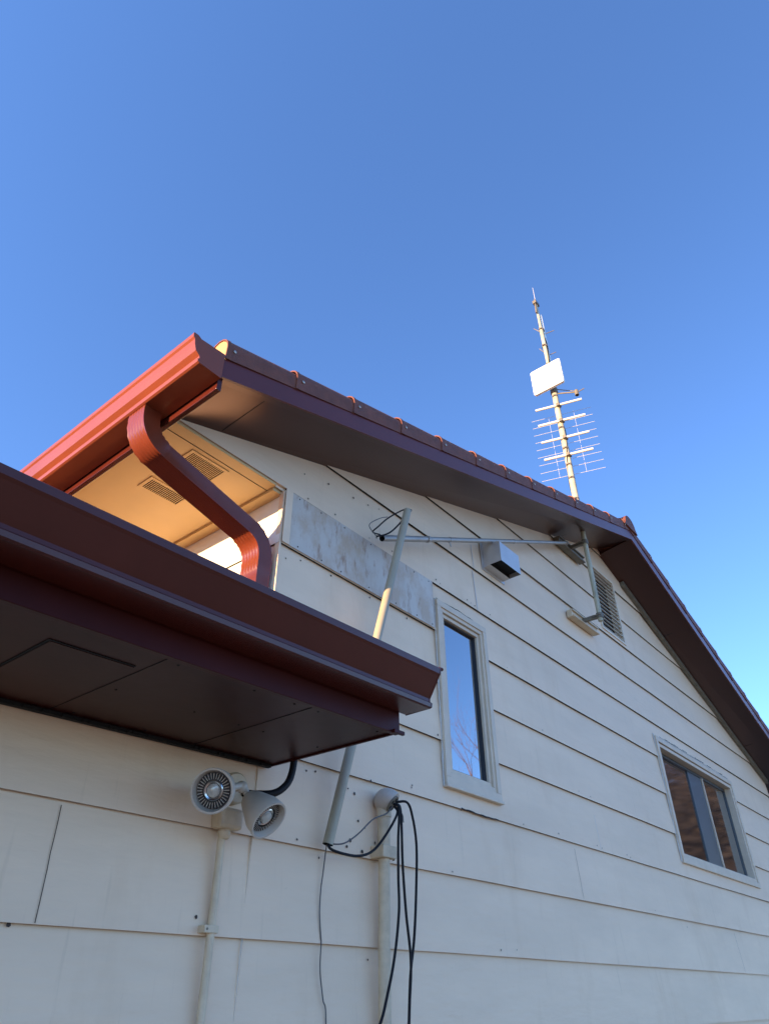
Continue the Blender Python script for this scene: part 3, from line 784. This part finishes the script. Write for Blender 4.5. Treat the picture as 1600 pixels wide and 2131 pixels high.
P = [(MX+.028*cos(t*1.7)*1.0, MY-.0+.028*sin(t*1.7), 3.4 + t*.31) for t in range(9)]
cable('cable', P, .005, cable_m, 'dark coaxial cable winding up the rooftop antenna mast')
# whip and small aerial at the top
wa = thing('whip_antenna', 'slender whip aerial with small side rods on the very top of the mast', 'antenna', (MX-.01, MY, 5.2))
bm = B(); tube(bm, [(MX+.035, MY-.01, 5.20), (MX+.03, MY-.01, 6.02)], .013, 12); new_obj('boom', bm, white_pl, wa, smooth=True)
bm = B(); tube(bm, [(MX-.01, MY, 6.18), (MX-.008, MY, 6.46)], [.004, .002], 8); new_obj('whip', bm, alu, wa)
bm = B(); tube(bm, [(MX-.045, MY, 6.0), (MX-.02, MY, 6.24)], .010, 8); box(bm, MX-.05, MX+.03, MY-.02, MY+.02, 6.16, 6.20); new_obj('head_clamp', bm, oldsteel, wa)
for z, l in ((5.40, .09), (5.72, .12)):
    bm = B(); tube(bm, [(MX+.03, MY-.01, z), (MX+.03 + l*.3, MY-.01-l*.8, z+.02)], .004, 6); tube(bm, [(MX, MY, z), (MX-l*.2, MY+l*.6, z+.1)], .004, 6); new_obj('side_rod', bm, oldsteel, wa)
# white panel antenna
pa = thing('panel_antenna', 'flat white square panel antenna on the rooftop mast', 'antenna', (4.765, MY, 4.83))
bm = B()
yc = -.195; hw = .160; z0_, z1_ = 4.835, 5.150
def rr(y0, y1, z0, z1, c, n=5):
    out = []
    for (cy, cz, a0) in ((y1-c, z1-c, 0), (y0+c, z1-c, 90), (y0+c, z0+c, 180), (y1-c, z0+c, 270)):
        for k in range(n): a = radians(a0 + 90*k/(n-1)); out.append((cy + c*cos(a), cz + c*sin(a)))
    return out
extrude(bm, rr(yc-hw, yc+hw, z0_, z1_, .02), lambda u, v, t: (4.745 + t*.03, u, v), [0, 1])
new_obj('panel', bm, white_pl, pa, bevel=.003)
bm = B(); box(bm, 4.776, 4.83, MY-.03, MY+.03, 4.90, 5.05); tube(bm, [(4.85, MY, 4.84), (4.85, MY, 4.90)], .036, 12); new_obj('panel_bracket', bm, oldsteel, pa)
# TV antenna: four thick rods in front, reflector of thin rods behind
tv = thing('rod_antenna', 'television antenna with four thick and many thin cross rods on the mast above the roof', 'antenna', (MX, MY, 3.95))
rd = Vector((-.3056, .9522, 0)).normalized(); bk = Vector((rd.y, -rd.x, 0)).normalized()
if bk.x < 0: bk = -bk
C0 = Vector((4.852, -.216, 0))
for z in (4.650, 4.452, 4.243, 4.038):
    c = C0 + Vector((0, 0, z)) - bk*.032
    bm = B(); tube(bm, [c - rd*.218, c + rd*.218], .0120, 10); new_obj('dipole_rod', bm, alu, tv, smooth=True)
    bm = B(); box(bm, c.x-.02, c.x+.03, c.y-.016, c.y+.016, z-.016, z+.016); new_obj('rod_clamp', bm, oldsteel, tv)
for k in range(9):
    z = 4.64 - k*.092; c = C0 + Vector((0, 0, z)) + bk*.10
    bm = B(); tube(bm, [c - rd*.285, c + rd*.285], .0017, 6); new_obj('reflector_rod', bm, alu, tv)
for s in (-.12, .12):
    bm = B(); c = C0 + bk*.10 + rd*s; tube(bm, [c + Vector((0, 0, 3.90)), c + Vector((0, 0, 4.65))], .0012, 6); new_obj('reflector_bar', bm, alu, tv)
bm = B()
bm.free()
for z in (4.05, 4.5):
    bm = B(); tube(bm, [C0 + Vector((0, 0, z)), C0 + bk*.10 + Vector((0, 0, z))], .008, 8); new_obj('boom', bm, oldsteel, tv)
ar = thing('side_arm', 'short dark side arm with a small fitting just below the white panel', 'bracket', (MX, MY, 4.80))
bm = B(); e = Vector((4.912, -.393, 4.785)); tube(bm, [(MX, MY, 4.835), e], .007, 8); tube(bm, [(MX, MY, 4.90), e + Vector((0, 0, .01))], .004, 6); new_obj('arm', bm, oldsteel, ar)
bm = B(); lathe(bm, [(-.04, .012), (-.04, .02), (.02, .02), (.02, 0)], e, (0, 0, 1), 10); tube(bm, [e - rd*.02, e - rd*.075 + Vector((0, 0, .02))], .005, 6); new_obj('fitting', bm, oldsteel, ar)

# ------------------------------------------------------------------ bare trees across the yard (seen as reflections in the windows)
leaf_m = mat('dry_brown_leaves', (0.070, 0.055, 0.045), 0.8, noise=0.8, nscale=1.5)
def yard_tree(x, y, h, seed, label, leaves=0):
    rn = random.Random(seed); t = thing('bare_tree' if not leaves else 'autumn_tree', label, 'tree', (x, y, -1.6), 'trees reflected in the windows')
    trunk = B(); crown = B(); tips = []
    def grow(p, d, L, r, depth):
        n = 4; P = [p]; dd = d.copy()
        for k in range(n):
            dd = (dd + Vector((rn.uniform(-1, 1), rn.uniform(-1, 1), rn.uniform(-.3, .6)))*.16).normalized(); P.append(P[-1] + dd*L/n)
        R0 = [r*(1 - .45*k/n) for k in range(n+1)]
        tube(trunk if depth == 0 else crown, P, R0, 6 if depth < 2 else 3, cap=False)
        if depth >= 3: tips.extend(P)
        if depth >= (4 if leaves else 5): return
        for k in range(3 if depth < 4 else 4):
            q_ = P[rn.randint(2, n)]; a = rn.uniform(0, 2*pi); sp = rn.uniform(.45, .9)
            u, v = frame_for(dd); nd = (dd + (u*cos(a) + v*sin(a))*sp + Vector((0, 0, .15))).normalized()
            grow(q_, nd, L*rn.uniform(.58, .78), R0[-1]*rn.uniform(.55, .8), depth+1)
    grow(Vector((x, y, -1.6)), Vector((0, 0, 1)), h*.34, h*.026, 0)
    new_obj('trunk', trunk, bark, t); cr = new_obj('crown', crown, bark, t)
    if leaves:
        f = B()
        for k in range(leaves):
            c = rn.choice(tips) + Vector([rn.gauss(0, h*.045) for _ in range(3)])
            if c.z < -1.2: continue
            a = Vector([rn.uniform(-1, 1) for _ in range(3)]).normalized(); b = a.orthogonal().normalized()
            sz = rn.uniform(.05, .13); poly(f, [c + a*sz, c + b*sz*.6, c - a*sz, c - b*sz*.6])
        new_obj('foliage', f, leaf_m, t)
yard_tree(15.5, -8.3, 9.6, 1, 'bare tree mirrored in the lower half of the narrow window')
yard_tree(13.0, -5.8, 6.6, 4, 'smaller bare tree mirrored low in the narrow window')
for i, (x, y, h) in enumerate([(27, -6.4, 12.5), (31, -7.6, 14), (33, -5.6, 12), (38, -9.0, 16), (25, -5.0, 9)]):
    yard_tree(x, y, h, 10+i, 'brown-leaved tree mirrored in the sliding window, ' + ('nearest the meeting rail', 'on the left sash', 'on the right sash', 'tallest and farthest back', 'lowest and nearest')[i], 9000)
